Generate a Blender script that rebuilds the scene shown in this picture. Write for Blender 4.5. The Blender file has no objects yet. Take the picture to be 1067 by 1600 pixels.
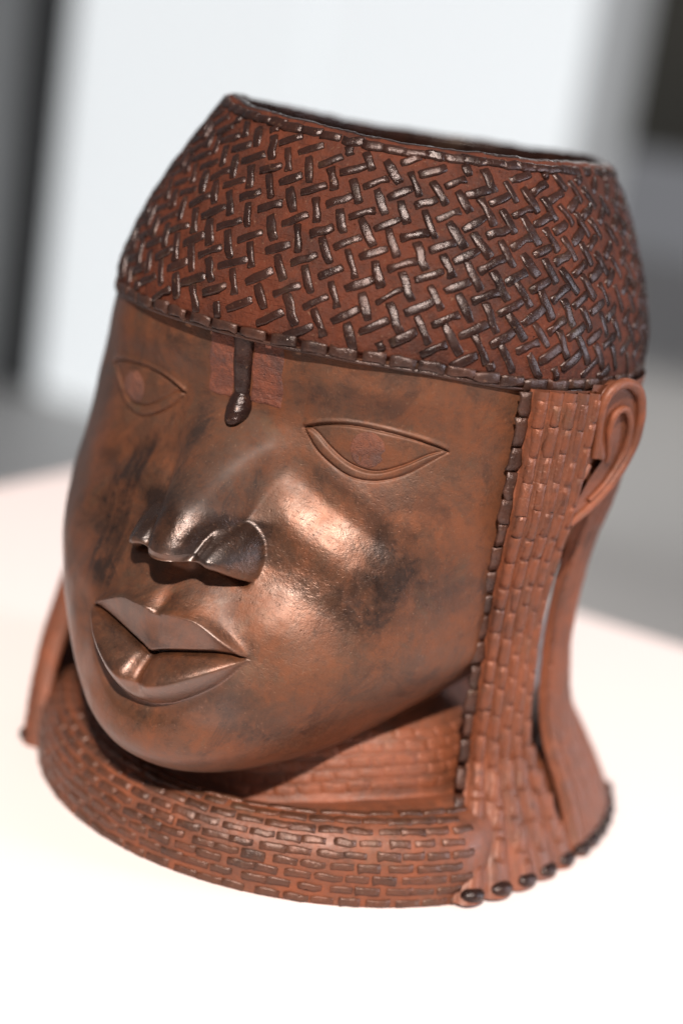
import bpy, math
import numpy as np
from mathutils import Matrix, Vector
rng = np.random.default_rng(7)
S = 0.01                      # authored in centimetres, built in metres
R = math.radians
scn = bpy.context.scene
col = scn.collection

# ------------------------------------------------------------------ camera, world, lights, exposure
cam = bpy.data.objects.new('camera', bpy.data.cameras.new('camera')); col.objects.link(cam)
CC = Vector((26.22098, -46.57898, 24.1497))
cf = Vector((-0.474667, 0.838929, -0.266249)); crt = Vector((0.840842, 0.521624, 0.144546)); cup = Vector((-0.260146, 0.155263, 0.953005))
mm = Matrix.Identity(4)
for i in range(3):
    mm[i][0] = crt[i]; mm[i][1] = cup[i]; mm[i][2] = -cf[i]; mm[i][3] = CC[i] * S
cam.matrix_world = mm
cd = cam.data
cd.sensor_fit = 'VERTICAL'; cd.sensor_height = 36; cd.lens = 58.58
cd.clip_start = 0.02; cd.clip_end = 60
cd.dof.use_dof = True; cd.dof.focus_distance = 0.473; cd.dof.aperture_fstop = 3.5; cd.dof.aperture_blades = 0
scn.camera = cam

world = bpy.data.worlds.new('World'); scn.world = world; world.use_nodes = True
wn = world.node_tree.nodes; wn['Background'].inputs[0].default_value = (0.93, 0.94, 1.0, 1); wn['Background'].inputs[1].default_value = 0.19
scn.view_settings.view_transform = 'Standard'; scn.view_settings.look = 'None'
scn.view_settings.exposure = 0; scn.view_settings.gamma = 1

def lamp(name, kind, loc, target, power, colr, size):
    d = bpy.data.lights.new(name, kind); o = bpy.data.objects.new(name, d); col.objects.link(o)
    loc = Vector(loc) * S; o.location = loc
    o.rotation_euler = (Vector(target) * S - loc).to_track_quat('-Z', 'Y').to_euler()
    d.energy = power; d.color = colr
    if kind == 'SPOT': d.shadow_soft_size = size * S; d.spot_size = R(44); d.spot_blend = 0.6
    if kind == 'AREA': d.shape = 'RECTANGLE'; d.size = size[0] * S; d.size_y = size[1] * S
    return o
def sph(az, el, dist, t=(0, 0, 10)):
    az, el = R(az), R(el)
    return (t[0] + dist * math.cos(el) * math.sin(az), t[1] - dist * math.cos(el) * math.cos(az), t[2] + dist * math.sin(el))
lamp('gallery_spotlight', 'SPOT', sph(27, 44, 230), (0, 0, 10), 425, (1.0, 0.90, 0.82), 5)
lamp('side_window_light', 'AREA', (190, 100, 55), (0, 0, 8), 30, (0.84, 0.88, 1.0), (60, 120))

lamp('background_fill_light', 'AREA', (-110, 560, 270), (-130, 560, -95), 60, (1.0, 0.98, 0.95), (120, 120))  # unseen fill added to brighten the background floor

# ------------------------------------------------------------------ spline helpers
def cr(T, s):
    s = np.asarray(s, float); n = len(T); i = np.clip(np.floor(s).astype(int), 0, n - 2); t = (s - i)[..., None]
    p0 = T[np.maximum(i - 1, 0)]; p1 = T[i]; p2 = T[i + 1]; p3 = T[np.minimum(i + 2, n - 1)]
    return .5 * ((2 * p1) + (-p0 + p2) * t + (2 * p0 - 5 * p1 + 4 * p2 - p3) * t * t + (-p0 + 3 * p1 - 3 * p2 + p3) * t ** 3)
def table_at(T, z):
    s = np.linspace(0, len(T) - 1, 60 * len(T)); v = cr(T, s)
    return cr(T, np.interp(-np.asarray(z, float), -v[:, 0], s))
def sm(t, a=0., b=1.):
    t = np.clip((t - a) / (b - a), 0, 1); return t * t * (3 - 2 * t)
def smax(a, b, k=.12):
    h = np.clip(.5 + .5 * (a - b) / k, 0, 1); return b * (1 - h) + a * h + k * h * (1 - h)
def G(x, c, s): return np.exp(-((x - c) / s) ** 2)
_nd = np.random.default_rng(3)
_ng = [_nd.normal(size=(24, 3)) for _ in range(4)]; _np = [_nd.uniform(0, 6.28, 24) for _ in range(4)]
def wob(p, freq, k=0):
    "smooth pseudo-noise, about -1..1, at points p (...,3)"
    return np.sin(p @ (_ng[k].T * freq) + _np[k]).sum(-1) / 24 ** .5 / 1.4

# ------------------------------------------------------------------ materials
def nodes_mat(name):
    m = bpy.data.materials.new(name); m.use_nodes = True
    nt = m.node_tree; return m, nt, nt.nodes, nt.links, nt.nodes['Principled BSDF']
def bronze(name, base, clay, dark, rough=(.30, .55), metal=.35, clay_amt=.5, dark_amt=.5, nscale=1., bump=.25, attrs=False, rand=0., verdi=.15, ptm=.6, coat=.0, spec=.7):
    m, nt, N, L, P = nodes_mat(name)
    def nz(scale, det=6, ro=.6, dist=0.):
        n = N.new('ShaderNodeTexNoise'); n.inputs['Scale'].default_value = scale * nscale; n.inputs['Detail'].default_value = det
        n.inputs['Roughness'].default_value = ro; n.inputs['Distortion'].default_value = dist
        L.new(tc, n.inputs['Vector']); return n.outputs['Fac']
    def ramp(fac, a, b):
        n = N.new('ShaderNodeMapRange'); n.interpolation_type = 'SMOOTHSTEP'
        n.inputs['From Min'].default_value = a; n.inputs['From Max'].default_value = b; L.new(fac, n.inputs['Value']); return n.outputs[0]
    def math_(op, a, b):
        n = N.new('ShaderNodeMath'); n.operation = op
        for i, v in enumerate((a, b)):
            if isinstance(v, (int, float)): n.inputs[i].default_value = v
            else: L.new(v, n.inputs[i])
        return n.outputs[0]
    def mix(f, a, b):
        n = N.new('ShaderNodeMix'); n.data_type = 'RGBA'; L.new(f, n.inputs[0])
        for i, v in ((6, a), (7, b)):
            if isinstance(v, tuple): n.inputs[i].default_value = (*v, 1)
            else: L.new(v, n.inputs[i])
        return n.outputs[2]
    geo = N.new('ShaderNodeNewGeometry'); tc = geo.outputs['Position']
    c1 = ramp(nz(50, 9, .72, .5), .43, .60); c2 = ramp(nz(170, 8, .78, .3), .42, .60)
    clayf = math_('MULTIPLY', math_('MULTIPLY_ADD', c1, .7), clay_amt) if False else math_('MULTIPLY', math_('ADD', math_('MULTIPLY', c1, .65), math_('MULTIPLY', c2, .5)), clay_amt)
    d1 = ramp(nz(42, 9, .72, .8), .49, .63); d2 = ramp(nz(330, 6, .75), .52, .66)
    darkf = math_('MULTIPLY', math_('ADD', math_('MULTIPLY', d1, .7), math_('MULTIPLY', d2, .35)), dark_amt)
    if attrs:
        for nm in ('rust', 'soot_and_reflection'):
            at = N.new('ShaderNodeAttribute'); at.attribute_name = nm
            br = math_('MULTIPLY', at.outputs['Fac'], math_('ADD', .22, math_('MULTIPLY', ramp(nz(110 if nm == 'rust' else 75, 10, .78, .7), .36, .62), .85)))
            if nm == 'soot_and_reflection':
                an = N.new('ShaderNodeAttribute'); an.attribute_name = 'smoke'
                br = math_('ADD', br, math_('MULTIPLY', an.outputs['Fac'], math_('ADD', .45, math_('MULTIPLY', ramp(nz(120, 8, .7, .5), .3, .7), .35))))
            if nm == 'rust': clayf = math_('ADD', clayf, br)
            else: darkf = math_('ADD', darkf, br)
    if rand:
        oi = N.new('ShaderNodeObjectInfo')
        darkf = math_('ADD', darkf, math_('MULTIPLY', math_('SUBTRACT', oi.outputs['Random'], .5), rand))
    pt = ramp(geo.outputs['Pointiness'], .49, .42)
    clayf = math_('ADD', clayf, math_('MULTIPLY', pt, ptm))
    clampc = N.new('ShaderNodeClamp'); L.new(clayf, clampc.inputs[0]); clampd = N.new('ShaderNodeClamp'); L.new(darkf, clampd.inputs[0])
    c = mix(clampc.outputs[0], base, clay)
    if verdi:
        vf = math_('MULTIPLY', ramp(nz(70, 7, .7, .6), .55, .72), verdi * 2.2)
        c = mix(vf, c, (.10, .078, .048))
    c = mix(clampd.outputs[0], c, dark)
    spk = math_('MULTIPLY', ramp(nz(900, 3, .6), .62, .74), .45); c = mix(spk, c, (.20, .11, .065))
    L.new(c, P.inputs['Base Color'])
    P.inputs['Metallic'].default_value = metal
    r = N.new('ShaderNodeMapRange'); L.new(nz(190, 6, .7), r.inputs['Value'])
    r.inputs['From Min'].default_value = .3; r.inputs['From Max'].default_value = .7
    r.inputs['To Min'].default_value = rough[0]; r.inputs['To Max'].default_value = rough[1]
    if attrs:
        ad = N.new('ShaderNodeAttribute'); ad.attribute_name = 'dull'
        r0 = math_('ADD', r.outputs[0], math_('MULTIPLY', ad.outputs['Fac'], .26))
        aw = N.new('ShaderNodeAttribute'); aw.attribute_name = 'wax'; L.new(math_('ADD', math_('MULTIPLY', aw.outputs['Fac'], .75), coat), P.inputs['Coat Weight'])
    else: r0 = r.outputs[0]
    rr = math_('ADD', r0, math_('MULTIPLY', clampc.outputs[0], .14)); rr = math_('SUBTRACT', rr, math_('MULTIPLY', clampd.outputs[0], .08))
    L.new(rr, P.inputs['Roughness'])
    P.inputs['Specular IOR Level'].default_value = spec
    P.inputs['Coat Weight'].default_value = coat; P.inputs['Coat IOR'].default_value = 1.8; P.inputs['Coat Roughness'].default_value = .38; 
    h = math_('ADD', math_('MULTIPLY', nz(260, 8, .68), .7), math_('MULTIPLY', nz(1100, 4, .6), .22))
    # long fine scratches
    mp = N.new('ShaderNodeMapping'); L.new(tc, mp.inputs[0]); mp.inputs['Rotation'].default_value = (.3, .9, .2); mp.inputs['Scale'].default_value = (60, 1400, 1400)
    sc = N.new('ShaderNodeTexNoise'); sc.inputs['Scale'].default_value = 1.; sc.inputs['Detail'].default_value = 2; L.new(mp.outputs[0], sc.inputs['Vector'])
    h = math_('ADD', h, math_('MULTIPLY', ramp(sc.outputs['Fac'], .60, .72), -.12))
    # small casting pits
    vo = N.new('ShaderNodeTexVoronoi'); vo.inputs['Scale'].default_value = 330; L.new(tc, vo.inputs['Vector'])
    pit = math_('MULTIPLY', ramp(vo.outputs['Distance'], .16, .04), ramp(nz(75, 3, .6), .54, .62)); h = math_('ADD', h, math_('MULTIPLY', pit, -.45))
    b = N.new('ShaderNodeBump'); b.inputs['Strength'].default_value = bump; b.inputs['Distance'].default_value = .0012
    L.new(h, b.inputs['Height']); L.new(b.outputs[0], P.inputs['Normal'])
    return m
CLAY = (.33, .088, .034)
M_face = bronze('patinated_bronze', (0.0950, 0.0430, 0.0230), (0.170, 0.0540, 0.0190), (0.0320, 0.0150, 0.0092), (.25, .40), .50, .75, .70, attrs=True, bump=.30, coat=.04)
M_cap = bronze('clay_filled_bronze', (0.0633, 0.0165, 0.0077), (0.1018, 0.0231, 0.0088), (0.0154, 0.0066, 0.0050), (.50, .75), .0, .85, .65, bump=1.0, spec=.25, verdi=.05)
M_bead = bronze('dark_cast_bead', (0.0198, 0.0094, 0.0077), (0.0770, 0.0231, 0.0110), (0.0088, 0.0050, 0.0044), (.19, .35), .30, .30, .6, bump=.4, rand=.35, verdi=.12, ptm=.1, spec=.5)
M_tress = bronze('reddish_bronze', (0.1296, 0.0418, 0.0187), (0.2160, 0.0576, 0.0194), (0.0360, 0.0158, 0.0115), (.38, .6), .20, .9, .35, bump=.35, verdi=.1)
M_strand = bronze('worn_bead_bronze', (0.1080, 0.0403, 0.0216), (0.1944, 0.0547, 0.0202), (0.0324, 0.0158, 0.0130), (.26, .46), .35, .7, .6, bump=.5, rand=.25)
M_coral = bronze('dark_collar_bead', (0.0720, 0.0330, 0.0190), (0.1496, 0.0442, 0.0184), (0.0238, 0.0136, 0.0102), (.24, .42), .35, .45, .6, bump=.5, rand=.5, ptm=.25)
M_edge = bronze('dark_edging_bead', (.040, .020, .015), (.13, .042, .019), (.016, .010, .009), (.24, .42), .35, .35, .6, bump=.5, rand=.5, ptm=.12)
M_inlay = bronze('red_inlay', (.105, .028, .014), (.19, .047, .018), (0.028, 0.014, 0.012), (.5, .7), .05, .9, .8, nscale=2.0, bump=1.0, verdi=0)
M_rust = bronze('iron_rust', (.090, .031, .017), (.165, .050, .023), (0.0375, 0.0188, 0.0165), (.6, .8), .05, 1.0, .4, nscale=2.2, bump=1.0, verdi=0)

def plain(name, c, rough=.6, nscale=8, var=.08, emit=0, spec=.3):
    m, nt, N, L, P = nodes_mat(name)
    geo = N.new('ShaderNodeNewGeometry'); n = N.new('ShaderNodeTexNoise'); n.inputs['Scale'].default_value = nscale; n.inputs['Detail'].default_value = 5
    L.new(geo.outputs['Position'], n.inputs['Vector'])
    r = N.new('ShaderNodeMapRange'); L.new(n.outputs['Fac'], r.inputs['Value']); r.inputs['To Min'].default_value = 1 - var; r.inputs['To Max'].default_value = 1 + var
    v = N.new('ShaderNodeVectorMath'); v.operation = 'SCALE'; v.inputs[0].default_value = c; L.new(r.outputs[0], v.inputs['Scale'])
    L.new(v.outputs[0], P.inputs['Base Color']); P.inputs['Roughness'].default_value = rough; P.inputs['Specular IOR Level'].default_value = spec
    if emit:
        L.new(v.outputs[0], P.inputs['Emission Color']); P.inputs['Emission Strength'].default_value = emit
    return m

# ------------------------------------------------------------------ mesh helpers
def mk(name, V, F, mat, parent=None, smooth=True, attrs=None):
    V = np.asarray(V, float).reshape(-1, 3) * S; F = np.asarray(F, np.int32)
    me = bpy.data.meshes.new(name)
    k = F.shape[1]
    me.vertices.add(len(V)); me.vertices.foreach_set('co', V.ravel())
    me.loops.add(F.size); me.loops.foreach_set('vertex_index', F.ravel())
    me.polygons.add(len(F)); me.polygons.foreach_set('loop_start', np.arange(0, F.size, k, dtype=np.int32)); me.polygons.foreach_set('loop_total', np.full(len(F), k, np.int32))
    me.polygons.foreach_set('use_smooth', np.full(len(F), smooth))
    me.update(calc_edges=True); me.validate()
    if attrs:
        for n_, a in attrs.items():
            at = me.attributes.new(n_, 'FLOAT', 'POINT'); at.data.foreach_set('value', np.asarray(a, np.float32).ravel())
    me.materials.append(mat)
    o = bpy.data.objects.new(name, me); col.objects.link(o)
    if parent: o.parent = parent
    return o
def grid_faces(nu, nv, cu=False, cv=False):
    iu = np.arange(nu if cu else nu - 1); iv = np.arange(nv if cv else nv - 1)
    a, b = np.meshgrid(iu, iv, indexing='ij'); a2 = (a + 1) % nu; b2 = (b + 1) % nv
    return np.stack([a * nv + b, a2 * nv + b, a2 * nv + b2, a * nv + b2], -1).reshape(-1, 4)
def thing(name, label, cat, group=None):
    o = bpy.data.objects.new(name, None); col.objects.link(o); o['label'] = label; o['category'] = cat; o.empty_display_size = .02
    if group: o['group'] = group
    return o
def struct(o): o['kind'] = 'structure'; return o
def box(name, lo, hi, mat, parent=None, bev=.3):
    import bmesh
    bm = bmesh.new(); bmesh.ops.create_cube(bm, size=1)
    lo = Vector(lo); hi = Vector(hi)
    for v in bm.verts: v.co = Vector([(lo[i] + hi[i]) / 2 + v.co[i] * (hi[i] - lo[i]) for i in range(3)]) * S
    if bev: bmesh.ops.bevel(bm, geom=bm.edges[:], offset=bev * S, segments=3, affect='EDGES', profile=.5)
    me = bpy.data.meshes.new(name); bm.to_mesh(me); bm.free(); me.materials.append(mat)
    o = bpy.data.objects.new(name, me); col.objects.link(o)
    if parent: o.parent = parent
    return o

# ------------------------------------------------------------------ face
# rows: z, half width (far side), front y, centre y, back y, squareness, half width (near side)
BT = np.array([
[16.60, 8.25, -7.36, 0.00, 8.20, 2.28, 8.14],
[16.00, 8.25, -7.36, 0.00, 8.20, 2.28, 8.13],
[15.00, 8.41, -7.21, 0.00, 8.20, 2.32, 8.11],
[14.00, 8.57, -7.08, 0.00, 8.20, 2.33, 8.13],
[13.00, 8.72, -7.18, 0.00, 8.20, 2.33, 8.06],
[12.00, 8.75, -7.40, 0.00, 8.10, 2.32, 7.93],
[11.00, 8.81, -7.82, 0.00, 8.00, 2.28, 7.82],
[10.00, 8.81, -8.28, 0.00, 7.40, 2.31, 7.50],
[9.00, 8.57, -8.81, 0.00, 5.80, 2.36, 7.30],
[8.00, 8.06, -9.29, 0.00, 3.60, 2.44, 7.12],
[7.00, 7.39, -9.67, -0.30, 2.00, 2.45, 6.92],
[6.00, 6.54, -10.01, -0.90, 0.80, 2.40, 6.14],
[5.00, 5.59, -10.24, -1.90, -0.30, 2.30, 5.19],
[4.12, 4.63, -10.10, -3.20, -1.80, 2.23, 4.29],
[3.45, 3.54, -9.63, -4.60, -3.40, 2.14, 3.19],
[2.97, 2.29, -8.80, -5.80, -4.90, 2.04, 2.00],
[2.85, 0.00, -7.76, -7.00, -6.60, 2.03, 0.00]])
EX = [2.10, 2.6, 3.3, 4.15, 5.1, 5.7, 5.97]
EUP = [13.68, 13.88, 14.03, 14.06, 13.97, 13.83, 13.70]
LX = [2.10, 2.5, 3.0, 3.65, 4.35, 5.0, 5.55, 5.97]
ELO = [13.68, 13.20, 12.85, 12.57, 12.55, 12.82, 13.30, 13.70]
ELI = [13.68, 13.60, 13.25, 12.90, 12.82, 13.12, 13.52, 13.70]
def ci(x, X, Y):   # smooth interpolation through control points
    X = np.asarray(X, float); T = np.stack([X, np.asarray(Y, float)], 1)
    s = np.linspace(0, len(X) - 1, 400); v = cr(T, s)
    return np.interp(x, v[:, 0], v[:, 1])
MW = 2.78
def nose_h(x, z):
    ax = np.abs(x)
    ridge = ci(z, [9.3, 9.9, 10.3, 10.7, 11.3, 12.0, 12.8, 13.35, 13.7, 14.2], [1.88, 1.92, 1.98, 1.94, 1.76, 1.36, .76, .26, .05, 0])
    wr = np.interp(z, [10, 11, 12, 13, 13.6], [1.20, 1.48, 1.9, 2.3, 2.5])
    h = ridge * (.90 * np.clip(1 - (ax / wr) ** 2.1, 0, 1) ** np.interp(z, [10, 10.8, 12, 13], [.58, .85, 1.8, 2.2]) + .10 * np.exp(-(ax / wr) ** 2))
    fl = np.interp(z, [8.8, 9.3, 9.8, 10.3, 10.9, 11.6, 12.5, 13.2, 13.6], [0, .06, .26, .44, .48, .34, .15, .04, 0]) * np.exp(-(ax / 1.9) ** 2.6)
    h = (np.maximum(h, 0) ** 2.2 + fl ** 2.2) ** (1 / 2.2)
    # nostril wing: a quarter dome with a flat base
    q = ((ax - 1.36) / .84) ** 2 + ((z - 9.74) / 1.13) ** 2
    ala = 1.46 * np.clip(1 - q, 0, 1) ** .72 * np.interp(ax, [.5, 1.3, 2.1], [1.12, 1., .62])
    h = (h ** 3.2 + ala ** 3.2) ** (1 / 3.2)
    h = h - .24 * np.exp(-((ax - (.80 + .16 * (z - 10))) / .15) ** 2) * sm(z, 9.6, 9.95) * (1 - sm(z, 10.35, 11.0))
    # cut off underneath
    zb = np.interp(ax, [0, .5, .72, .95, 1.5, 2.1, 2.4], [9.94, 9.98, 10.00, 10.02, 9.86, 9.54, 9.38])
    k = (zb - z) / .30
    cut = np.where(k < 0, 1, 1 - .13 * np.clip(k, 0, 1) ** 1.1) * (1 - sm(k, .88, 1.15))
    h = np.where(z < zb, h * cut, h)
    # columella / nostril hollow under the rim
    pit = .60 * np.exp(-((ax - 1.35) / .52) ** 4) * np.exp(-((z - (zb - .44)) / .13) ** 2)
    sep = .55 * np.exp(-(ax / .45) ** 4) * sm(z, 9.1, 9.7)
    return h - pit + sep * (z < zb) * sm(k, .8, 1.2)
def lip_h(x, z):
    ax = np.abs(x); t = np.clip(ax / MW, 0, 1); e = (1 - t ** 2.2)
    zu = ci(ax, [0, .28, .8, 1.4, 2.3, 2.78], [7.93, 8.08, 8.12, 8.06, 7.60, 7.28])
    zm = ci(ax, [0, .35, .9, 1.8, 2.4, 2.78], [6.78, 6.92, 7.07, 7.27, 7.33, 7.30])
    zr = ci(ax, [0, .5, 1.1, 1.65, 2.25, 2.78], [6.02, 6.12, 6.33, 6.62, 6.95, 7.26])
    zl = ci(ax, [0, .45, .95, 1.5, 2.2, 2.78], [5.40, 5.44, 5.60, 5.92, 6.48, 7.22])
    hu = .80 * e ** .7; hm = .30 * e; hr = .84 * e ** .6; hl = .02 * e
    # skin between nose and lip swells towards the lip edge
    h = (hu - .03 * e) * (1 - .5 * sm(ax, .9, 2.3) * sm(z - zu, 0, .22)) * np.exp(-np.clip(z - zu, 0, 9) / (.62 * e + .10)) * (z > zu)
    up = (z <= zu) & (z > zm); k = (zu - z) / np.maximum(zu - zm, .02); h = np.where(up, hu + (hm - hu) * np.clip(k, 0, 1) ** .8, h)
    lo = (z <= zm) & (z > zr); k = (zm - z) / np.maximum(zm - zr, .02); h = np.where(lo, hm - .02 + (hr - hm + .02) * np.sin(np.clip(k, 0, 1) * 1.5708), h)
    lw = (z <= zr) & (z > zl); k = (zr - z) / np.maximum(zr - zl, .02); h = np.where(lw, hl + (hr - hl) * (1 - np.clip(k, 0, 1) ** 1.35), h)
    # soft crease below the lower lip
    h = np.where(z <= zl, hl - .16 * e * np.exp(-((zl - .12 - z) / .3) ** 2), h)
    # parting line and the notch of the lower lip
    h = h - .30 * e ** .5 * np.exp(-((z - zm) / .055) ** 2)
    h = h - .34 * np.exp(-(x / (.17 + .16 * np.clip(zm - z, 0, 1.2))) ** 2) * sm(z, zl + .1, zr) * (z < zm)
    h = h - .15 * np.exp(-(x / .25) ** 2) * sm(z, zm, zu) * (1 - sm(z, zu, zu + .8))
    out = np.clip((MW + .35 - ax) / .5, 0, 1); out = out * out * (3 - 2 * out)
    return h * out
def eye_h(x, z):
    ax = np.abs(x); inx = (ax > 2.10) & (ax < 5.97)
    zu = ci(ax, EX, EUP); zo = ci(ax, LX, ELO); zi = ci(ax, LX, ELI)
    end = np.clip(np.minimum(ax - 2.10, 5.97 - ax) / .4, 0, 1)
    h = -.20 * np.exp(-(((ax - 4) / 2.4) ** 2 + ((z - 13.4) / 1.0) ** 2) ** 1.3)
    ball = .26 * np.exp(-(((ax - 4.05) / 1.5) ** 2 + ((z - 13.6) / .75) ** 2)) - .04
    inside = inx & (z < zu) & (z > zo)
    h = np.where(inside, h + ball * end, h)
    # lower lid: raised strip between two incised lines
    mid = (zo + zi) / 2; wd = np.maximum((zi - zo) / 2, .04)
    h = h + .065 * np.exp(-((z - mid) / (wd * .85)) ** 4) * inx
    h = h - .075 * np.exp(-((z - zi) / .04) ** 2) * inx * end - .055 * np.exp(-((z - zo) / .035) ** 2) * inx
    # upper lid: an overhanging rim
    h = h + .10 * np.exp(-np.clip(z - zu, 0, 9) / .4) * (z >= zu) * inx * end ** .5
    h = h + .05 * np.exp(-((z - zu - .05) / .06) ** 2) * inx - .085 * np.exp(-((z - zu + .05) / .045) ** 2) * inx
    return h
def relief(x, z):
    ax = np.abs(x)
    h = nose_h(x, z) + lip_h(x, z) * (1 - sm(z, 9.3, 10.0)) + eye_h(x, z)
    zc_ = z + .50 * (ax - 3.0)
    ch = ci(zc_, [7.2, 8.2, 9.2, 9.9, 10.75, 11.3, 11.85, 12.6, 13.2], [0, -.02, -.13, -.05, .13, .02, -.15, -.03, 0])
    h = h + 1.0 * ch * sm(ax, 1.3, 2.6) * (1 - sm(ax, 4.4, 6.4)) * sm(zc_, 7.3, 8.0) * (1 - sm(zc_, 12.4, 13.2))
    h = h + .08 * np.exp(-((ax - 2.9) / 1.0) ** 2 - ((z - 8.3) / .8) ** 2)                                # muzzle by the mouth corner
    h = h - .10 * np.exp(-((ax - 3.4) / .5) ** 2 - ((z - 7.0) / .8) ** 2)
    h = h + .22 * np.exp(-((x / 1.8) ** 2 + ((z - 3.9) / 1.0) ** 2))                                      # chin
    h = h + .10 * np.exp(-((ax - 3.6) / 2.4) ** 2 - ((z - 15.0) / .5) ** 2)                               # brow
    return h
def face_front(x, z):
    x = np.asarray(x, float); z = np.asarray(z, float)
    p = table_at(BT[:-1], z); q = np.clip(1 - np.abs(x / np.where(x < 0, p[..., 1], p[..., 6])) ** p[..., 5], 0, 1)
    y = p[..., 3] - (p[..., 3] - p[..., 2]) * q ** (1 / p[..., 5])
    return y - relief(x, z)
def make_face(parent):
    # column positions: fine in front, coarse behind
    th = np.concatenate([np.linspace(-R(100), R(100), 520), np.linspace(R(100), R(260), 60)[1:-1]])
    # row positions: parameter of BT, denser at nose base, lips and eyes
    s = np.linspace(0, 16, 4001); v = cr(BT, s); d = np.abs(np.diff(v[:, 0])) + .35 * np.abs(np.diff(v[:, 1])) * (s[1:] > 13)
    zz = (v[1:, 0] + v[:-1, 0]) / 2
    w = 1 + 2.2 * G(zz, 9.85, .45) + .8 * G(zz, 7, 1.3) + 1.0 * G(zz, 13.5, .9)
    cum = np.concatenate([[0], np.cumsum(d * w)]); ss = np.interp(np.linspace(0, cum[-1], 620), cum, s)
    P = cr(BT, ss)[None]; t = th[:, None]
    a = np.maximum(np.where(t < 0, P[..., 1], P[..., 6]), 0); a = np.where((t > np.pi * 1.0), P[..., 1], a); n = P[..., 5]; cy = P[..., 3]
    fr = np.cos(t) >= 0
    nb = 2.0
    sx = np.sin(t); cx = np.cos(t)
    nn = np.where(fr, n, nb)
    x = a * np.sign(sx) * np.abs(sx) ** (2 / nn)
    dep = np.where(fr, cy - P[..., 2], P[..., 4] - cy)
    y = cy - np.sign(cx) * dep * np.abs(cx) ** (2 / nn)
    z = np.broadcast_to(P[..., 0], x.shape).copy()
    h = np.where(fr, relief(x, z), 0) * sm(a / 4., 0, 1) * sm(cx, 0, .25)
    q = np.stack([x, y, z], -1)
    y = y - h - .02 * wob(q, 1.3, 0) - .006 * wob(q, 5, 1)
    x = x + .02 * wob(q, 1.1, 2)
    z = z - .10 * np.clip(h - .5, 0, 3) * sm(z, 9.5, 10.4)
    V = np.stack([x, y, z], -1)
    ax = np.abs(x)
    # shaped stains in the patina, plus a reflection painted into the cheek
    rust = 1.0 * np.exp(-((np.abs(x - .12) / 1.32) ** 10 + ((z - 14.9) / 1.02) ** 10)) + .8 * G(x, -.1, .5) * sm(z, 8.1, 8.3) * (1 - sm(z, 9.2, 9.5))
    rust += .6 * G(x, 7.2, .7) + .3 * G(ax, 4, 2.2) * G(z, 15, .6) + .55 * G(ax, 5.7, .8) * G(z, 11.4, 1.0) + .4 * G(z, 4.6, .9) + .35 * (z < 9) * (x < -3) + .35 * G(ax, 1.6, .5) * G(z, 9.3, .5)
    rust += .35 * G(ax, 4.4, 1.3) * G(z, 12.0, .5)
    u = x - 5.3; w = z - 9.4
    soot_and_reflection = .62 * np.exp(-(((u * .8 + w * .6) / 1.7) ** 4 + ((-u * .6 + w * .8 + .12 * u * u) / 1.0) ** 4))  # cheek patch: dark patina with a dark reflection put into the colour
    soot_and_reflection += .55 * np.exp(-(x / 2.0) ** 4) * (z < 7.2) * sm(z, 5.9, 6.4)
    soot_and_reflection += .5 * G(x, 4.9, .9) * G(z, 10.6, .8) + .45 * G(x, 3.2, .8) * G(z, 9.3, .5)
    soot_and_reflection += .85 * G(x, -1.0, .5) * G(z, 12.9, 1.1) + .6 * np.exp(-((x - .9) / 1.1) ** 2 - ((z - 12.2) / 1.1) ** 2)
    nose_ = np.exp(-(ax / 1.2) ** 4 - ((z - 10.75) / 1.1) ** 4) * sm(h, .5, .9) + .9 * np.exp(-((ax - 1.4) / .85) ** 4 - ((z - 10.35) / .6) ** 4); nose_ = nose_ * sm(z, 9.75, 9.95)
    soot_and_reflection += .3 * np.exp(-((ax) / 1.1) ** 4 - ((z - 10.9) / 1.25) ** 4) * (h > .7) + .9 * np.exp(-((ax - 1.4) / .85) ** 4 - ((z - 10.3) / .62) ** 4)
    dull = 1 - np.clip(1.1 * np.exp(-((ax - 3.6) / 2.3) ** 4 - ((z - 10.0) / 2.1) ** 4) * sm(ax, 1.2, 2.6) * .85 + 1.1 * np.exp(-(ax / 1.1) ** 4 - ((z - 10.4) / .75) ** 4) + np.exp(-(ax / 2.9) ** 6 - ((z - 6.6) / 1.9) ** 6) + .9 * G(z, 4.6, 1.2) + np.exp(-((ax - 1.4) / .9) ** 4 - ((z - 10.2) / .7) ** 4), 0, 1) * (1 - .6 * np.exp(-((ax - 2.2) / 1.0) ** 4 - ((z - 8.4) / .6) ** 4)); dull = (np.clip(dull, 0, 1) + .9 * np.exp(-(ax / 1.6) ** 4) * sm(z, 10.9, 11.5)) * (1 - .8 * sm(-x, 4.2, 6.0) * sm(z, 3, 4))
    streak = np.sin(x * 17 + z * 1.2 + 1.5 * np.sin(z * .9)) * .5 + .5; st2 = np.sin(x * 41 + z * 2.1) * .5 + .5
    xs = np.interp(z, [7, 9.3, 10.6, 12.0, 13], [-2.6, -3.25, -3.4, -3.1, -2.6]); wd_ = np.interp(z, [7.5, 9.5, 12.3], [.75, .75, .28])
    soot_and_reflection += 1.7 * np.exp(-(np.abs(x - xs) / wd_) ** 3) * sm(z, 7.4, 8.2) * (1 - sm(z, 11.6, 12.6)) * (.25 + .5 * streak + .35 * st2)
    soot_and_reflection += .55 * G(x, 2.4, 1.2) * G(z, 6.0, .5) * (h < .1) + .5 * G(x, 3.3, .9) * G(z, 5.2, .8) + .45 * G(x, -4.2, .8) * G(z, 14.6, .4) + .35 * G(x, 3.5, 1.6) * G(z, 14.7, .3)
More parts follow.
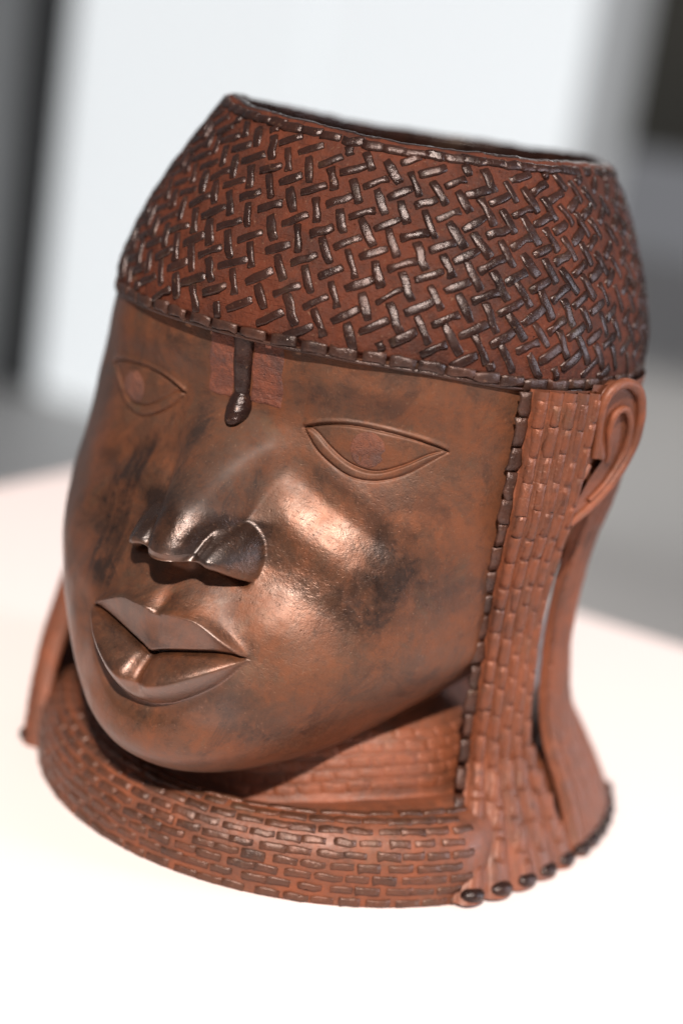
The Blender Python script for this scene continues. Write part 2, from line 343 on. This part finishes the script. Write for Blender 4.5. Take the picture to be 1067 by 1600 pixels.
    o = mk('face', V, grid_faces(len(th), len(ss), cu=True)[:, ::-1], M_face, parent, attrs={'rust': np.clip(rust, 0, 1), 'soot_and_reflection': np.clip(soot_and_reflection, 0, 1), 'dull': dull, 'smoke': np.clip(nose_, 0, 1), 'wax': np.clip(np.exp(-(ax / 2.75) ** 8 - ((z - 6.7) / 1.45) ** 8) * sm(ci(ax, [0, .28, .8, 1.4, 2.3, 2.78], [7.93, 8.08, 8.12, 8.06, 7.60, 7.28]) - z, -.06, .02) * (1 - .85 * sm(z, ci(ax, [0, .5, 1.1, 1.65, 2.25, 2.78], [6.02, 6.12, 6.33, 6.62, 6.95, 7.26]) - .1, ci(ax, [0, .5, 1.1, 1.65, 2.25, 2.78], [6.02, 6.12, 6.33, 6.62, 6.95, 7.26]) + .05) * (z < ci(ax, [0, .35, .9, 1.8, 2.4, 2.78], [6.78, 6.92, 7.07, 7.27, 7.33, 7.30]))) + sm(-x, 2.6, 4.4) * (1 - sm(z, 7.5, 10)) + sm(-x, 4.6, 6.2) * .9 + (1 - sm(z, 3.2, 4.6)) * .8 + np.exp(-(ax / 2.2) ** 6 - ((z - 9.85) / .28) ** 4) * .6, 0, 1)})
    return o

head = thing('bronze_head', 'brown cast bronze head with beaded cap and bead collar standing on the white plinth', 'sculpture')
face = make_face(head)
face['label'] = 'smooth brown patinated face with almond eyes and full lips'

def patch(name, xs, zs, mask, th, mat, parent, amp=.0):
    "a thin plate lying on the face: grid over (x,z), keeping cells inside mask"
    X, Z = np.meshgrid(xs, zs, indexing='ij'); Y = face_front(X, Z)
    q = np.stack([X, Y, Z], -1)
    top = q.copy(); edge = mask(X, Z); top[..., 1] -= th * edge - .12 * (1 - edge) + amp * wob(q, 9, 3)
    bot = q.copy(); bot[..., 1] += .15
    nu, nv = X.shape
    return mk(name, top, grid_faces(nu, nv), mat, parent)
for sx in (1, -1):
    cx, cz = (4.05, 13.40) if sx > 0 else (-4.38, 13.28)
    r_ = np.linspace(0, 1, 14); a_ = np.linspace(0, 2 * np.pi, 41)[:-1]
    rr, aa = np.meshgrid(r_, a_, indexing='ij')
    X = cx + (.50 if sx > 0 else .58) * rr * np.cos(aa); Z = cz + .56 * rr * np.sin(aa)
    up = ci(np.abs(X), EX, EUP) - .14; lo = ci(np.abs(X), LX, ELI) + .06; Z = np.clip(Z, lo, up)
    Y = face_front(X, Z); prof = np.where(rr > .95, -.06, .028 * (1 - .5 * rr ** 4))
    q = np.stack([X, Y - prof - .020 * wob(np.stack([X, Y, Z], -1), 13, 3), Z], -1)
    o = mk('iris', q, grid_faces(14, 40, cv=True), M_rust, face)

for x0_, x1_, zt, zb_ in ((-1.18, -.30, 15.80, 13.95), (.34, 1.38, 15.95, 14.02)):
    xs_ = np.linspace(x0_, x1_, 30); zs_ = np.linspace(zb_, zt, 50)
    X, Z = np.meshgrid(xs_, zs_, indexing='ij'); ed = np.minimum(np.minimum(X - x0_, x1_ - X), np.minimum(Z - zb_, zt - Z)); X = X + .02 * np.sin(Z * 7) ; Z = Z + .02 * np.sin(X * 9)
    Y = face_front(X, Z) - .016 * sm(ed, .0, .04) + .02 * (ed < .005)
    q = np.stack([X, Y, Z], -1); q[..., 1] += .006 * wob(q, 14, 1)
    o = mk('inlay', q, grid_faces(30, 50), M_inlay, face); o['label'] = 'reddish rectangular inlay beside the forehead bar'
# forehead bar with a drooping knob
def make_bar():
    z = np.concatenate([np.linspace(16.0, 14.3, 26), np.linspace(14.25, 13.35, 26)])
    k = np.linspace(-np.pi / 2, np.pi / 2, 21)
    zz, kk = np.meshgrid(z, k, indexing='ij')
    w = np.interp(zz, [13.35, 13.4, 13.55, 13.8, 14.05, 14.2, 14.35, 15.1, 16.0], [.05, .16, .24, .265, .24, .18, .19, .215, .24])
    hgt = np.interp(zz, [13.35, 13.4, 13.55, 13.8, 14.05, 14.2, 14.35, 15.1, 16.0], [.10, .28, .42, .46, .38, .22, .24, .26, .30])
    cxl = .06 + .05 * np.sin((16.0 - zz) * 1.1) * -.6
    w = w * 1.45; X = cxl + w * np.sin(kk); Y = face_front(cxl, zz) + .08 - (hgt + .08) * np.cos(kk) ** .8
    q = np.stack([X, Y, zz], -1); q[..., 1] += .02 * wob(q, 5, 1); q[..., 0] += .015 * wob(q, 4, 2)
    q[..., 2] -= .10 * np.cos(kk) * (zz < 14.1)
    mk('forehead_bar', q, grid_faces(*X.shape), M_bead, head)
make_bar()

# ------------------------------------------------------------------ cap
CT = np.array([  # z, a, front y, back y
[22.3,  5.62,-4.90, 8.50],
[21.5,  6.11,-5.35, 8.79],
[20.5,  6.76,-5.90, 9.09],
[19.5,  7.32,-6.40, 9.26],
[18.5,  7.79,-6.90, 9.40],
[17.5,  8.13,-7.30, 9.53],
[16.7,  8.35,-7.55, 9.53],
[15.9,  8.39,-7.62, 9.45],
[15.3,  8.34,-7.55, 9.34]])
def cap_pt(th, z, off=0.):
    th = np.asarray(th, float); z = np.asarray(z, float)
    p = table_at(CT, z); n = 2.12; c = np.cos(th); s = np.sin(th)
    x = (p[..., 1] + off) * np.sign(s) * np.abs(s) ** (2 / n)
    dep = np.where(c >= 0, -p[..., 2], p[..., 3]) + off
    y = -np.sign(c) * dep * np.abs(c) ** (2 / n)
    return np.stack([x, y, z + 0 * th], -1)
def cap_low(th):   # lower edge of the cap round the head
    return 15.90 - .25 * sm(np.abs(th), .6, 1.2)
def wrap(a): return (a + np.pi) % (2 * np.pi) - np.pi
def cap_top(th):
    return 22.0 + .02 * np.sin(3 * th + 1) + .02 * np.sin(7 * th + 2) + .30 * np.exp(-(wrap(th + 1.06) / .7) ** 2) - .20 * np.exp(-(wrap(th - .5) / .9) ** 2) - .26 * np.exp(-(wrap(th - 3.3) / .9) ** 2) - .22 * np.exp(-(wrap(th - 2.08) / .5) ** 2) - .20 * np.exp(-(wrap(th + 2.15) / .65) ** 2)
def make_cap():
    th = np.linspace(-np.pi, np.pi, 721)[:-1]
    prof = [(0, -.45), (0, -.25), (0.02, -.10), (.045, -.04)] + [(k, 0.) for k in np.linspace(.045, .985, 90)] + [(.995, -.04), (.998, -.10)]
    inner = [(.985, -.05), (1., -.09), (1.004, -.2), (1., -.34), (.985, -.42)] + [(k, -.48) for k in np.linspace(.93, .0, 12)]
    for nm, pr, mt in (('cap', prof, M_cap), ('cap_lining', inner, M_bead)):
        o = cap_shell(nm, pr, mt, head if nm == 'cap' else made)
        if nm == 'cap': made = o
    return made
def cap_shell(nm, prof, mt, par):
    th = np.linspace(-np.pi, np.pi, 721)[:-1]
    V = []
    for f, off in prof:
        lo, hi = cap_low(th), cap_top(th); z = lo + (hi - lo) * f
        q = cap_pt(th, np.minimum(z, 22.3), off); q[..., 2] = z
        q += .022 * wob(q, 4.5, 2)[..., None] + .012 * wob(q, 14, 3)[..., None]
        q += .018 * wob(q, 2.5, 0)[..., None] * np.array([1, 1, .3]) + .010 * wob(q, 7, 1)[..., None]
        V.append(q)
    V = np.stack(V, 1)
    return mk(nm, V, grid_faces(720, len(prof), cu=True), mt, par)
cap = make_cap(); cap['label'] = 'tapering flat-topped cap of crossed beads with a hollow open top'

# ------------------------------------------------------------------ beads
def bead_shape(L, W, H, seed, square=False, nl=5):
    r = np.random.default_rng(seed)
    u = np.array([-.5, -.44, -.15, .18, .44, .5]) if not square else np.array([-.5, -.47, -.2, .2, .47, .5])
    kk = np.linspace(0, np.pi, 6 if not square else 6)
    uu, k = np.meshgrid(u, kk, indexing='ij')
    e = np.array([.72, .96, 1, 1, .96, .72])[:, None] * (1 + .09 * r.normal(size=(6, 1)))
    eh = np.array([.25, .86, 1, 1, .86, .25])[:, None]
    p = .50 if not square else .45
    if square == 2: p = .95; e = .6 + .4 * np.array([.9, 1, 1, 1, 1, .9])[:, None] * (1 + .05 * r.normal(size=(6, 1))); eh = np.array([.80, .98, 1, 1, .98, .80])[:, None]
    X = uu * L * (1 + .02 * r.normal(size=uu.shape)) + .0
    Y = -np.sign(np.cos(k)) * np.abs(np.cos(k)) ** p * W / 2 * e + (.02 if square == 2 else .06) * W * r.normal(size=(6, 1))
    Z = np.sin(k) ** p * H * eh * (1 + (.04 if square == 2 else .10) * r.normal(size=uu.shape)) - .03
    V = np.stack([X, Y, Z], -1).reshape(-1, 3); F = grid_faces(6, 6)
    V = np.concatenate([V, V[[0]] * [1, 0, 1] + [0, 0, 0]]) if False else V
    return V, F[:, ::-1]
def kit(name, L, W, H, mat, n=8, square=False, base=0):
    out = []
    for i in range(n):
        V, F = bead_shape(L * (1 + .05 * rng.normal()), W * (1 + .06 * rng.normal()), H, base + i, square)
        out.append((V, F))
    return out
cam_np = np.array(CC)
def frame(P, T, Nn):
    T = T / np.linalg.norm(T); Nn = Nn - T * (T @ Nn); Nn /= np.linalg.norm(Nn); B = np.cross(Nn, T)
    return np.stack([T, B, Nn], 1)
def lay_beads(name, kitv, frames, parent, mat, limit=300):
    "frames: list of (P, R3, (sx,sy,sz)); the ones that show largest become single beads, the rest one joined part"
    meshes = []
    def score(f):
        P, R3, sc = f; v = cam_np - P; d = np.linalg.norm(v); return (R3[:, 2] @ v / d) * sc[0] * sc[1] / d ** 2
    idx = sorted(range(len(frames)), key=lambda i: -score(frames[i]))
    single = [i for i in idx[:limit] if score(frames[i]) > 0]; rest = sorted(set(range(len(frames))) - set(single))
    for V, F in kitv:
        me = bpy.data.meshes.new(name); me.from_pydata((V * S).tolist(), [], F.tolist()); me.polygons.foreach_set('use_smooth', [True] * len(F)); me.materials.append(mat); meshes.append(me)
    for i in sorted(single):
        P, R3, sc = frames[i]; o = bpy.data.objects.new(name, meshes[i % len(meshes)]); col.objects.link(o)
        M = Matrix.Identity(4)
        for a in range(3):
            for b in range(3): M[a][b] = R3[a, b] * sc[b]
            M[a][3] = P[a] * S
        o.parent = parent; o.matrix_basis = M
    if rest:
        VV, FF, k = [], [], 0
        for i in rest:
            P, R3, sc = frames[i]; V, F = kitv[i % len(kitv)]
            VV.append((V * np.array(sc)) @ R3.T + P); FF.append(F + k); k += len(V)
        o = mk(name + '_field', np.concatenate(VV), np.concatenate(FF), mat, parent); o['kind'] = 'stuff'

def surf_frame(fn, u, v, ang=0.):
    e = 1e-3
    P = fn(u, v); du = (fn(u + e, v) - P); dv = (fn(u, v + e) - P)
    du /= np.linalg.norm(du); dv = dv - du * (dv @ du); dv /= np.linalg.norm(dv)
    N_ = np.cross(du, dv); N_ /= np.linalg.norm(N_)
    T = du * math.cos(ang) + dv * math.sin(ang)
    return P, frame(P, T, N_)
RC = 8.05
def cap_s(s, t):    # s round the head, t down from the rim
    return cap_pt(s / RC, 22 - t)
def cap_frames():
    A = np.array([.885, -.18]); B = np.array([.64, -1.03])      # lattice steps (right, up)
    out = []
    for i in range(-40, 41):
        for j in range(-25, 40):
            base = A * i + B * j
            for kind in (0, 1):
                c = base + (0 if kind == 0 else (B * .5 + np.array([.06, .0])))
                s, t = c[0], -c[1] + 3
                th = s / RC
                if abs(th) > np.pi: continue
                top = 22 - cap_top(th) + .40; bot = 22 - cap_low(th) - .48
                L = .80 if kind else .78
                if t < top - .02 or t > bot + .08: continue
                ext = (L / 2) * (abs(math.sin(R(27))) if kind else abs(math.cos(R(26))))
                sc = 1.
                room = min(t - top + .08, bot - t + .12)
                if room < ext: sc = max(.32, room / ext)
                rad = float(table_at(CT, 22 - t)[1]) / 8.2; sc *= rad ** .6
                ang = (R(28) if kind else R(-90 + 29)) + rng.normal() * .07
                s2 = s + rng.normal() * .025; t2 = min(max(t + rng.normal() * .025, top), bot)
                P, R3 = surf_frame(lambda u, v: cap_s(u, 22 - v), s2, 22 - t2, ang)
                out.append((P, R3, (sc * (1 + .06 * rng.normal()), (1.12 if kind == 0 else 1.05) * (1 + .08 * rng.normal()), 1 + .12 * rng.normal())))
    return out
lay_beads('cap_bead', kit('cap_bead', .91, .24, .105, M_bead), cap_frames(), cap, M_bead)
# edging rows of the cap
def edge_frames(zf, L, scale=1.):
    out = []; n = int(2 * np.pi * 8 / L)
    for i in range(n):
        th = -np.pi + 2 * np.pi * (i + .5) / n + rng.normal() * .004
        P, R3 = surf_frame(lambda u, v: cap_pt(u, v), th, float(zf(th)), rng.normal() * .03)
        # true tangent along the slanted edge
        out.append((P, R3, (1 + .05 * rng.normal(), 1 + .05 * rng.normal(), 1.)))
    return out
lay_beads('edge_bead', kit('edge_bead', .77, .33, .12, M_edge, square=True, base=20), edge_frames(lambda t: cap_low(t) + .17, .83), cap, M_edge)
lay_beads('rim_bead', kit('rim_bead', .74, .27, .10, M_bead, square=True, base=40), edge_frames(lambda t: cap_top(t) - .22, .82), cap, M_bead)

def edge_band():
    th = np.linspace(-R(100), R(100), 301); a = np.linspace(0, 2 * np.pi, 11)[:-1]
    c = cap_pt(th, cap_low(th) + .02, -.01); c[:, 2] = cap_low(th) - .01 + .012 * wob(c, 3, 1)
    o = cap_pt(th, cap_low(th) + .02, .5) - c; o[:, 2] = 0; o /= np.linalg.norm(o, axis=1)[:, None]
    V = c[:, None] + .06 * np.cos(a)[None, :, None] * o[:, None] + .06 * np.sin(a)[None, :, None] * np.array([0, 0, 1.])
    mk('edge_band', V, grid_faces(301, 10, cv=True), M_edge, cap)
edge_band()
# ------------------------------------------------------------------ collar
A0, B0, CY0 = 9.86, 10.62, 1.40
def ell(th, d):  # th from the front (-y), + to +x
    return np.stack([.12 + (A0 - d) * np.sin(th), CY0 - (B0 - d) * np.cos(th)], -1)
CD = np.array([0, .02, .0, .05, .22, .52, .95, 1.35, 1.8, 2.2, 2.35, 2.5, 2.9, 3.9, 4.9, 5.2])
CZs = np.array([0, .35, .8, 1.25, 1.75, 2.15, 2.42, 2.52, 2.58, 2.60, 2.75, 3.3, 4.2, 5.1, 6.3, 8.5])
CZf = np.array([0, .35, .8, 1.2, 1.62, 1.98, 2.18, 2.15, 1.95, 1.80, 1.9, 2.3, 3.4, 4.4, 5.4, 7.0])
_cl = np.concatenate([[0], np.cumsum(np.hypot(np.diff(CD), np.diff(CZs)))])
def collar_pt(th, l, off=0.):
    th = np.asarray(th, float); l = np.asarray(l, float) + 0 * th
    def raw(l):
        s = np.interp(l, _cl, np.arange(len(CD))); T = np.stack([CD, CZs, CZf], 1); v = cr(T, s)
        w = np.exp(-(np.abs(th) / .55) ** 2.5)
        return v[..., 0], v[..., 1] * (1 - w) + v[..., 2] * w
    d, z = raw(l); d = d + 1.5 * sm(np.abs(th), R(56), R(78)) * np.exp(-d * .3)
    if np.any(off):
        d1, z1 = raw(l + .02); d1 = d1 + 1.5 * sm(np.abs(th), R(56), R(78)) * np.exp(-d * .3); dd, dz = d1 - d, z1 - z; n = np.hypot(dd, dz); d = d - off * dz / n; z = z + off * dd / n
    xy = ell(th, d)
    return np.concatenate([xy, z[..., None]], -1)
def make_collar():
    th = np.linspace(-np.pi, np.pi, 401)[:-1]; l = np.linspace(0, _cl[-1], 120)
    T, Lh = np.meshgrid(th, l, indexing='ij')
    q = collar_pt(T, Lh)
    q0 = q[:, :1].copy(); q0[..., :2] *= .93; q = np.concatenate([q0, q], 1)
    # soft ridge lines of the bead rows and a crease where the two tiers meet
    dz = .02 * wob(q, 2, 0) + .008 * wob(q, 8, 1)
    q[..., 2] += np.where(q[..., 2] > .3, dz, 0)
    lc = _cl[9] + .05 * np.sin(T * 9); cre = np.concatenate([0 * T[:, :1], .14 * np.exp(-((Lh - lc) / .10) ** 2)], 1); q[..., 2] -= cre
    return mk('collar', q, grid_faces(400, 121, cu=True), M_tress, head)
collar = make_collar(); collar['label'] = 'flared collar of horizontal bead rows below the chin'
def collar_frames():
    out = []
    rows = list(np.arange(.17, 3.3, .365)) 
    for r_, l in enumerate(rows):
        L = .86; n = int(2 * np.pi * 10 / L)
        for i in range(n):
            th = -np.pi + 2 * np.pi * (i + .5 * (r_ % 2) + .25 * rng.random()) / n
            if abs(th) > 1.02: continue
            P, R3 = surf_frame(lambda u, v: collar_pt(u, v), th, l, rng.normal() * .02)
            out.append((P, R3, (1 + .06 * rng.normal(), 1 + .05 * rng.normal(), 1. + .15 * rng.normal())))
    return out
lay_beads('collar_bead', kit('collar_bead', .75, .245, .085, M_coral, square=True, base=60), collar_frames(), collar, M_coral)
def neck_frames():
    out = []
    for r_, l in enumerate(_cl[9] + np.array([.42, .80, 1.18, 1.56, 1.94])):
        n = 66
        for i in range(n):
            th = -np.pi + 2 * np.pi * (i + .5 * (r_ % 2)) / n
            if abs(th) > 1.2: continue
            P, R3 = surf_frame(lambda u, v: collar_pt(u, v), th, l, rng.normal() * .02)
            out.append((P, R3, (.92, 1.1, .9)))
    return out
lay_beads('neck_bead', kit('neck_bead', .78, .28, .045, M_tress, square=True, base=80), neck_frames(), collar, M_tress)

# ------------------------------------------------------------------ hanging bead tresses
TT = np.array([
[16.2, 8.95, .72, 7.10],
[14.0, 8.79, .98, 6.99],
[12.0, 8.50,1.22, 6.67],
[10.0, 8.04,1.53, 6.14],
[8.0,  7.76,1.75, 5.74],
[6.0,  7.81,1.91, 5.83],
[4.0,  8.05,2.03, 6.43],
[2.6,  8.42,2.05, 7.40],
[1.3,  8.95,2.00, 8.60],
[0.0,  9.60,1.80, 9.90]])
TIN = 0.
TF = np.array([[16.2, 8.3, .7, 6.9], [14., 8.3, .9, 6.9], [12., 8.4, 1.2, 7.0], [10., 8.9, 1.5, 7.6], [8., 9.6, 1.6, 8.4], [6., 10.2, 1.6, 8.8], [4., 10.6, 1.5, 9.2], [2.6, 10.6, 1.4, 9.8], [1.3, 10.3, 1.4, 10.6], [0., 10.0, 1.4, 11.2]])
def tress_pt(ph, z, off=0., side=1):
    ph = np.asarray(ph, float); z = np.asarray(z, float); p = table_at(TT if side > 0 else TF, z)
    off = off - .10
    if side < 0:
        return np.stack([-(p[..., 1] + off) * np.cos(ph), p[..., 2] - (p[..., 3] + off) * np.sin(ph), z + 0 * ph], -1)
    off = off + TIN * sm(z, 1.5, 4.)
    k = (.95 + .75 * sm(z, 3., 6.) * (1 - sm(z, 11., 14.))) * sm(ph, R(4), R(36)); off = off + .22 * (1 - sm(z, 2., 5.))      # the front edge stands proud of the cheek
    x = (p[..., 1] + off) * np.cos(ph) + .47 * k; y = p[..., 2] - (p[..., 3] + off) * np.sin(ph) - .84 * k
    return np.stack([side * x, y, z + .15 * k + 0 * ph], -1)
def make_tress(ph0, ph1, n, ztop, side, name, label, lenb, close=0.):
    "a curtain of n strands between angles ph0 > ph1"
    m = n * 10 + 1
    def phz(f, z_):
        g = 1 - sm(np.asarray(z_, float), 0., 4.6)
        a_, b_ = (ph0 - R(2.2) * g, ph1 + 0 * g) if close else (ph0 + 0 * g, ph1 - R(12.6) * g)
        return a_ + (b_ - a_) * f
    ph = np.linspace(ph0, ph1, m); z = np.linspace(0, 1, 150)
    u = np.linspace(0, n, m)
    prof = .24 * np.abs(np.sin(np.pi * u)) ** .7
    rim = np.minimum(1, np.minimum(np.arange(m), np.arange(m)[::-1]) / 3.)
    P, Zf = np.meshgrid(ph, z, indexing='ij'); zz = ztop * (1 - Zf)
    P = phz(np.linspace(0, 1, m)[:, None], zz)
    outer = tress_pt(P, zz, prof[:, None] - .22 * (1 - rim[:, None]) ** 2, side)
    inner = tress_pt(P[::-1], zz, -.16 if side > 0 else -.4, side)
    V = np.concatenate([outer, inner], 0); V += (.02 * wob(V, 1.5, 0) + .008 * wob(V, 6, 1))[..., None] * np.array([1, 1, .0])
    F = grid_faces(2 * m, 150, cu=True)
    o = mk(name, V, F if side < 0 else F[:, ::-1], M_tress, head); o['label'] = label
    fr = []
    for k in range(n):
        zt = ztop - .1 - .3 * rng.random() - (.0 if k else 0)
        while zt > .55:
            L = lenb * (1 + .08 * rng.normal()); zc = zt - L / 2
            if zc < .35: break
            pk = float(phz((k + .5) / n, zc)); e = 1e-3; P0 = tress_pt(pk, zc, .12, side); T = tress_pt(pk, zc - e, .12, side) - P0
            Nn = tress_pt(pk, zc, .2, side) - P0
            wide = abs(float(phz(1 / n, zc) - phz(0., zc))) / R(3.7)
            fr.append((P0, frame(P0, T, Nn), (L * 1.0, wide, 1.)))
            zt -= L
    return o, fr, phz
W0 = .46
def tress_set(side, ph0, ph1, n, ztop, label, lenb=.86, close=0.):
    global TIN
    TIN = -.22 if close else 0.
    o, fr, phz = make_tress(ph0, ph1, n, ztop, side, 'bead_tress', label, lenb, close)
    lay_beads('tress_bead', kit('tress_bead', 1., .36, .20 if not close else .10, M_strand, square=2, base=100), fr, o, M_strand, limit=300 if side > 0 else 0)
    # round stops at the lower ends
    r_ = np.linspace(0, 1, 8)
    for k in range(n):
        pk = float(phz((k + .5) / n, .17))
        if side < 0 and k not in (0, 1): continue
        c = tress_pt(pk, .2, .12, side)
        t1, t2 = np.meshgrid(np.linspace(0, np.pi, 9), np.linspace(0, 2 * np.pi, 17)[:-1], indexing='ij')
        er = c - tress_pt(pk, .17, -.5, side); er /= np.linalg.norm(er); et = np.cross([0, 0, 1], er)
        q = c + .30 * np.sin(t1)[..., None] * np.cos(t2)[..., None] * et * 1.45 + .30 * (np.sin(t1) * np.sin(t2))[..., None] * er + .24 * np.cos(t1)[..., None] * np.array([0, 0, 1.])
        q += .012 * wob(q, 5, 0)[..., None]
        mk('end_bead', q, grid_faces(9, 16, cv=True)[:, ::-1], M_bead, o)
for side in (1, -1):
    who = 'nearer' if side > 0 else 'far-side'
    tress_set(side, R(42) if side < 0 else R(35), R(16.6), 5, 15.6, who + ' front tress of five bead strands hanging beside the face')
    tress_set(side, R(5.2), R(-33), 7, 12.6, who + ' rear tress of bead strands hanging behind the ear', close=R(7.))

# dark square-edged bead row bordering the face
def border():
    global TIN
    TIN = 0.
    fr = []
    z = 15.55
    while z > .5:
        L = .80 * (1 + .06 * rng.normal()); zc = z - L / 2
        P0 = tress_pt(R(36.3), zc, -.05); T = tress_pt(R(36.3), zc - 1e-3, -.05) - P0
        Nn = np.array([.75, -.66, 0.])
        fr.append((P0, frame(P0, T, Nn), (L * .98, 1., 1.))); z -= L
    return fr
lay_beads('border_bead', kit('border_bead', 1., .34, .10, M_bead, square=True, base=140), border(), head, M_edge)

# ------------------------------------------------------------------ ears
def tube(pts, rad, mat, name, parent, seg=12, n=60):
    T = np.asarray(pts, float); s = np.linspace(0, len(T) - 1, n); c = cr(T, s); rr = np.interp(np.linspace(0, 1, n), np.linspace(0, 1, len(rad)), rad)
    tg = np.gradient(c, axis=0); tg /= np.linalg.norm(tg, axis=1)[:, None]
    ref = np.array([1., 0, 0]); b = np.cross(tg, ref); b /= np.linalg.norm(b, axis=1)[:, None]; nn = np.cross(b, tg)
    a = np.linspace(0, 2 * np.pi, seg + 1)[:-1]
    V = c[:, None] + rr[:, None, None] * (np.cos(a)[None, :, None] * nn[:, None] + np.sin(a)[None, :, None] * b[:, None])
    V += .01 * wob(V, 5, 1)[..., None]
    return mk(name, V, grid_faces(n, seg, cv=True), mat, parent)
HEL = [(8.76, -.55, 13.6), (8.80, -.65, 14.2), (8.86, -.92, 15.1), (8.98, -.80, 15.7), (9.18, -.20, 15.95), (9.34, .62, 15.6), (9.36, 1.10, 14.7), (9.22, 1.10, 13.6), (8.96, .60, 12.6), (8.72, -.10, 11.95), (8.50, -.85, 11.5)]
INN = [(8.90, .20, 13.4), (8.95, .10, 13.7), (8.97, -.26, 14.5), (9.05, -.17, 15.0), (9.18, .22, 15.1), (9.24, .66, 14.6), (9.16, .83, 13.75), (8.95, .50, 12.83), (8.72, -.15, 12.2)]
TRA = [(8.75, -.80, 13.4), (8.70, -.95, 13.14), (8.60, -1.14, 12.84), (8.56, -.95, 12.31), (8.45, -1.05, 11.91)]
def make_ear(side):
    m = np.array([side, 1, 1]); sh_ = np.array([-.22, -.20, -.05]) * m
    # plate: fan from the centre line to the helix
    H = cr(np.array(HEL, float), np.linspace(0, len(HEL) - 1, 48)); c0 = np.array([8.90, -.10, 13.5])
    k = np.linspace(0, 1, 9)[None, :, None]
    top = H[:, None] * k + c0 * (1 - k); top[..., 0] -= .10 * np.sin(k[..., 0] * np.pi) + .02
    back = top[:, ::-1].copy(); back[..., 0] -= .55; back[..., 1] += .1
    V = np.concatenate([top, back], 1) * m
    F = grid_faces(48, 18)
    V = V + sh_ + (np.array([.9, 2.2, 0]) if side < 0 else 0)
    e = mk('ear', V, F if side > 0 else F[:, ::-1], M_tress, head)
    tube(np.array(HEL) * m + sh_ + (np.array([.9, 2.2, 0]) if side < 0 else 0), [.10, .15, .16, .17, .16, .15, .12], M_tress, 'helix', e)
    tube(np.array(INN) * m + sh_ + (np.array([.9, 2.2, 0]) if side < 0 else 0), [.05, .10, .11, .11, .10, .07], M_tress, 'inner_fold', e)
    tube(np.array(TRA) * m + sh_ + (np.array([.9, 2.2, 0]) if side < 0 else 0), [.08, .13, .12, .07], M_tress, 'tragus', e, n=24)
    return e
make_ear(1); make_ear(-1)
for side in (1, -1):   # bronze skin behind each ear
    P_, Z_ = np.meshgrid(np.linspace(R(18), R(-40), 40), np.linspace(15.8, 12.0, 30), indexing='ij')
    q = tress_pt(P_, Z_, -.12, side); q += .02 * wob(q, 3, 1)[..., None]
    F = grid_faces(40, 30); mk('temple', q, F if side > 0 else F[:, ::-1], M_tress, head)

# ------------------------------------------------------------------ plinth and gallery
M_pl = plain('matt_white_paint', (.81, .71, .69), .55, 3, .01)
plinth = box('plinth', (-30, -34, -95), (30, 25.5, 0), M_pl, None, .25)
plinth['label'] = 'white square museum plinth under the bronze head'; plinth['category'] = 'plinth'
M_fl = plain('grey_gallery_floor', (.60, .58, .56), .5, 1.5, .05)
fl = mk('floor', [(-900, -300, -95), (900, -300, -95), (900, 1200, -95), (-900, 1200, -95)], [(0, 1, 2, 3)], M_fl); struct(fl)
M_wall = plain('dim_gallery_wall', (.15, .153, .145), .8, 1.5, .3)
M_lit = plain('backlit_panel', (.84, .87, .88), .6, .8, .03, emit=.80)
M_seam = plain('panel_seam', (.4, .42, .44), .6, 2, .05, emit=.8)
M_dark = plain('dark_metal_post', (.03, .03, .03), .4, 2, .1)
M_grey = plain('grey_partition', (.80, .82, .80), .7, 1.5, .25)
lp = thing('light_wall', 'large backlit white wall panel out of focus behind the head', 'light panel')
box('panel', (-318, 355, -94), (-232.15, 360, 200), M_lit, lp, 0)
box('panel', (-232, 355, -94), (-150, 360, 200), M_lit, lp, 0)
box('frame', (-149.8, 354, -94), (-139, 361, 200), plain('edge_glow_strip', (.55, .56, .56), .6, 2, .1, emit=.35), lp, 0)  # added strip with its own glow, softens the panel's bright edge
gp = box('partition', (-700, 352, -95), (-331, 362, 250), M_grey, None, 0); struct(gp)
pp = box('post', (-331, 350, -95), (-318.5, 357, 250), M_dark, None, .4)
pp['label'] = 'dark upright post at the left edge of the bright panel'; pp['category'] = 'post'

M_brn = plain('dark_brown_cabinet', (.045, .042, .035), .6, 1.5, .3)
cb = box('cabinet', (-272, 640, 0), (120, 700, 260), M_brn, None, .5)
cb['label'] = 'dark hanging cabinet out of focus in the upper right corner'; cb['category'] = 'cabinet'
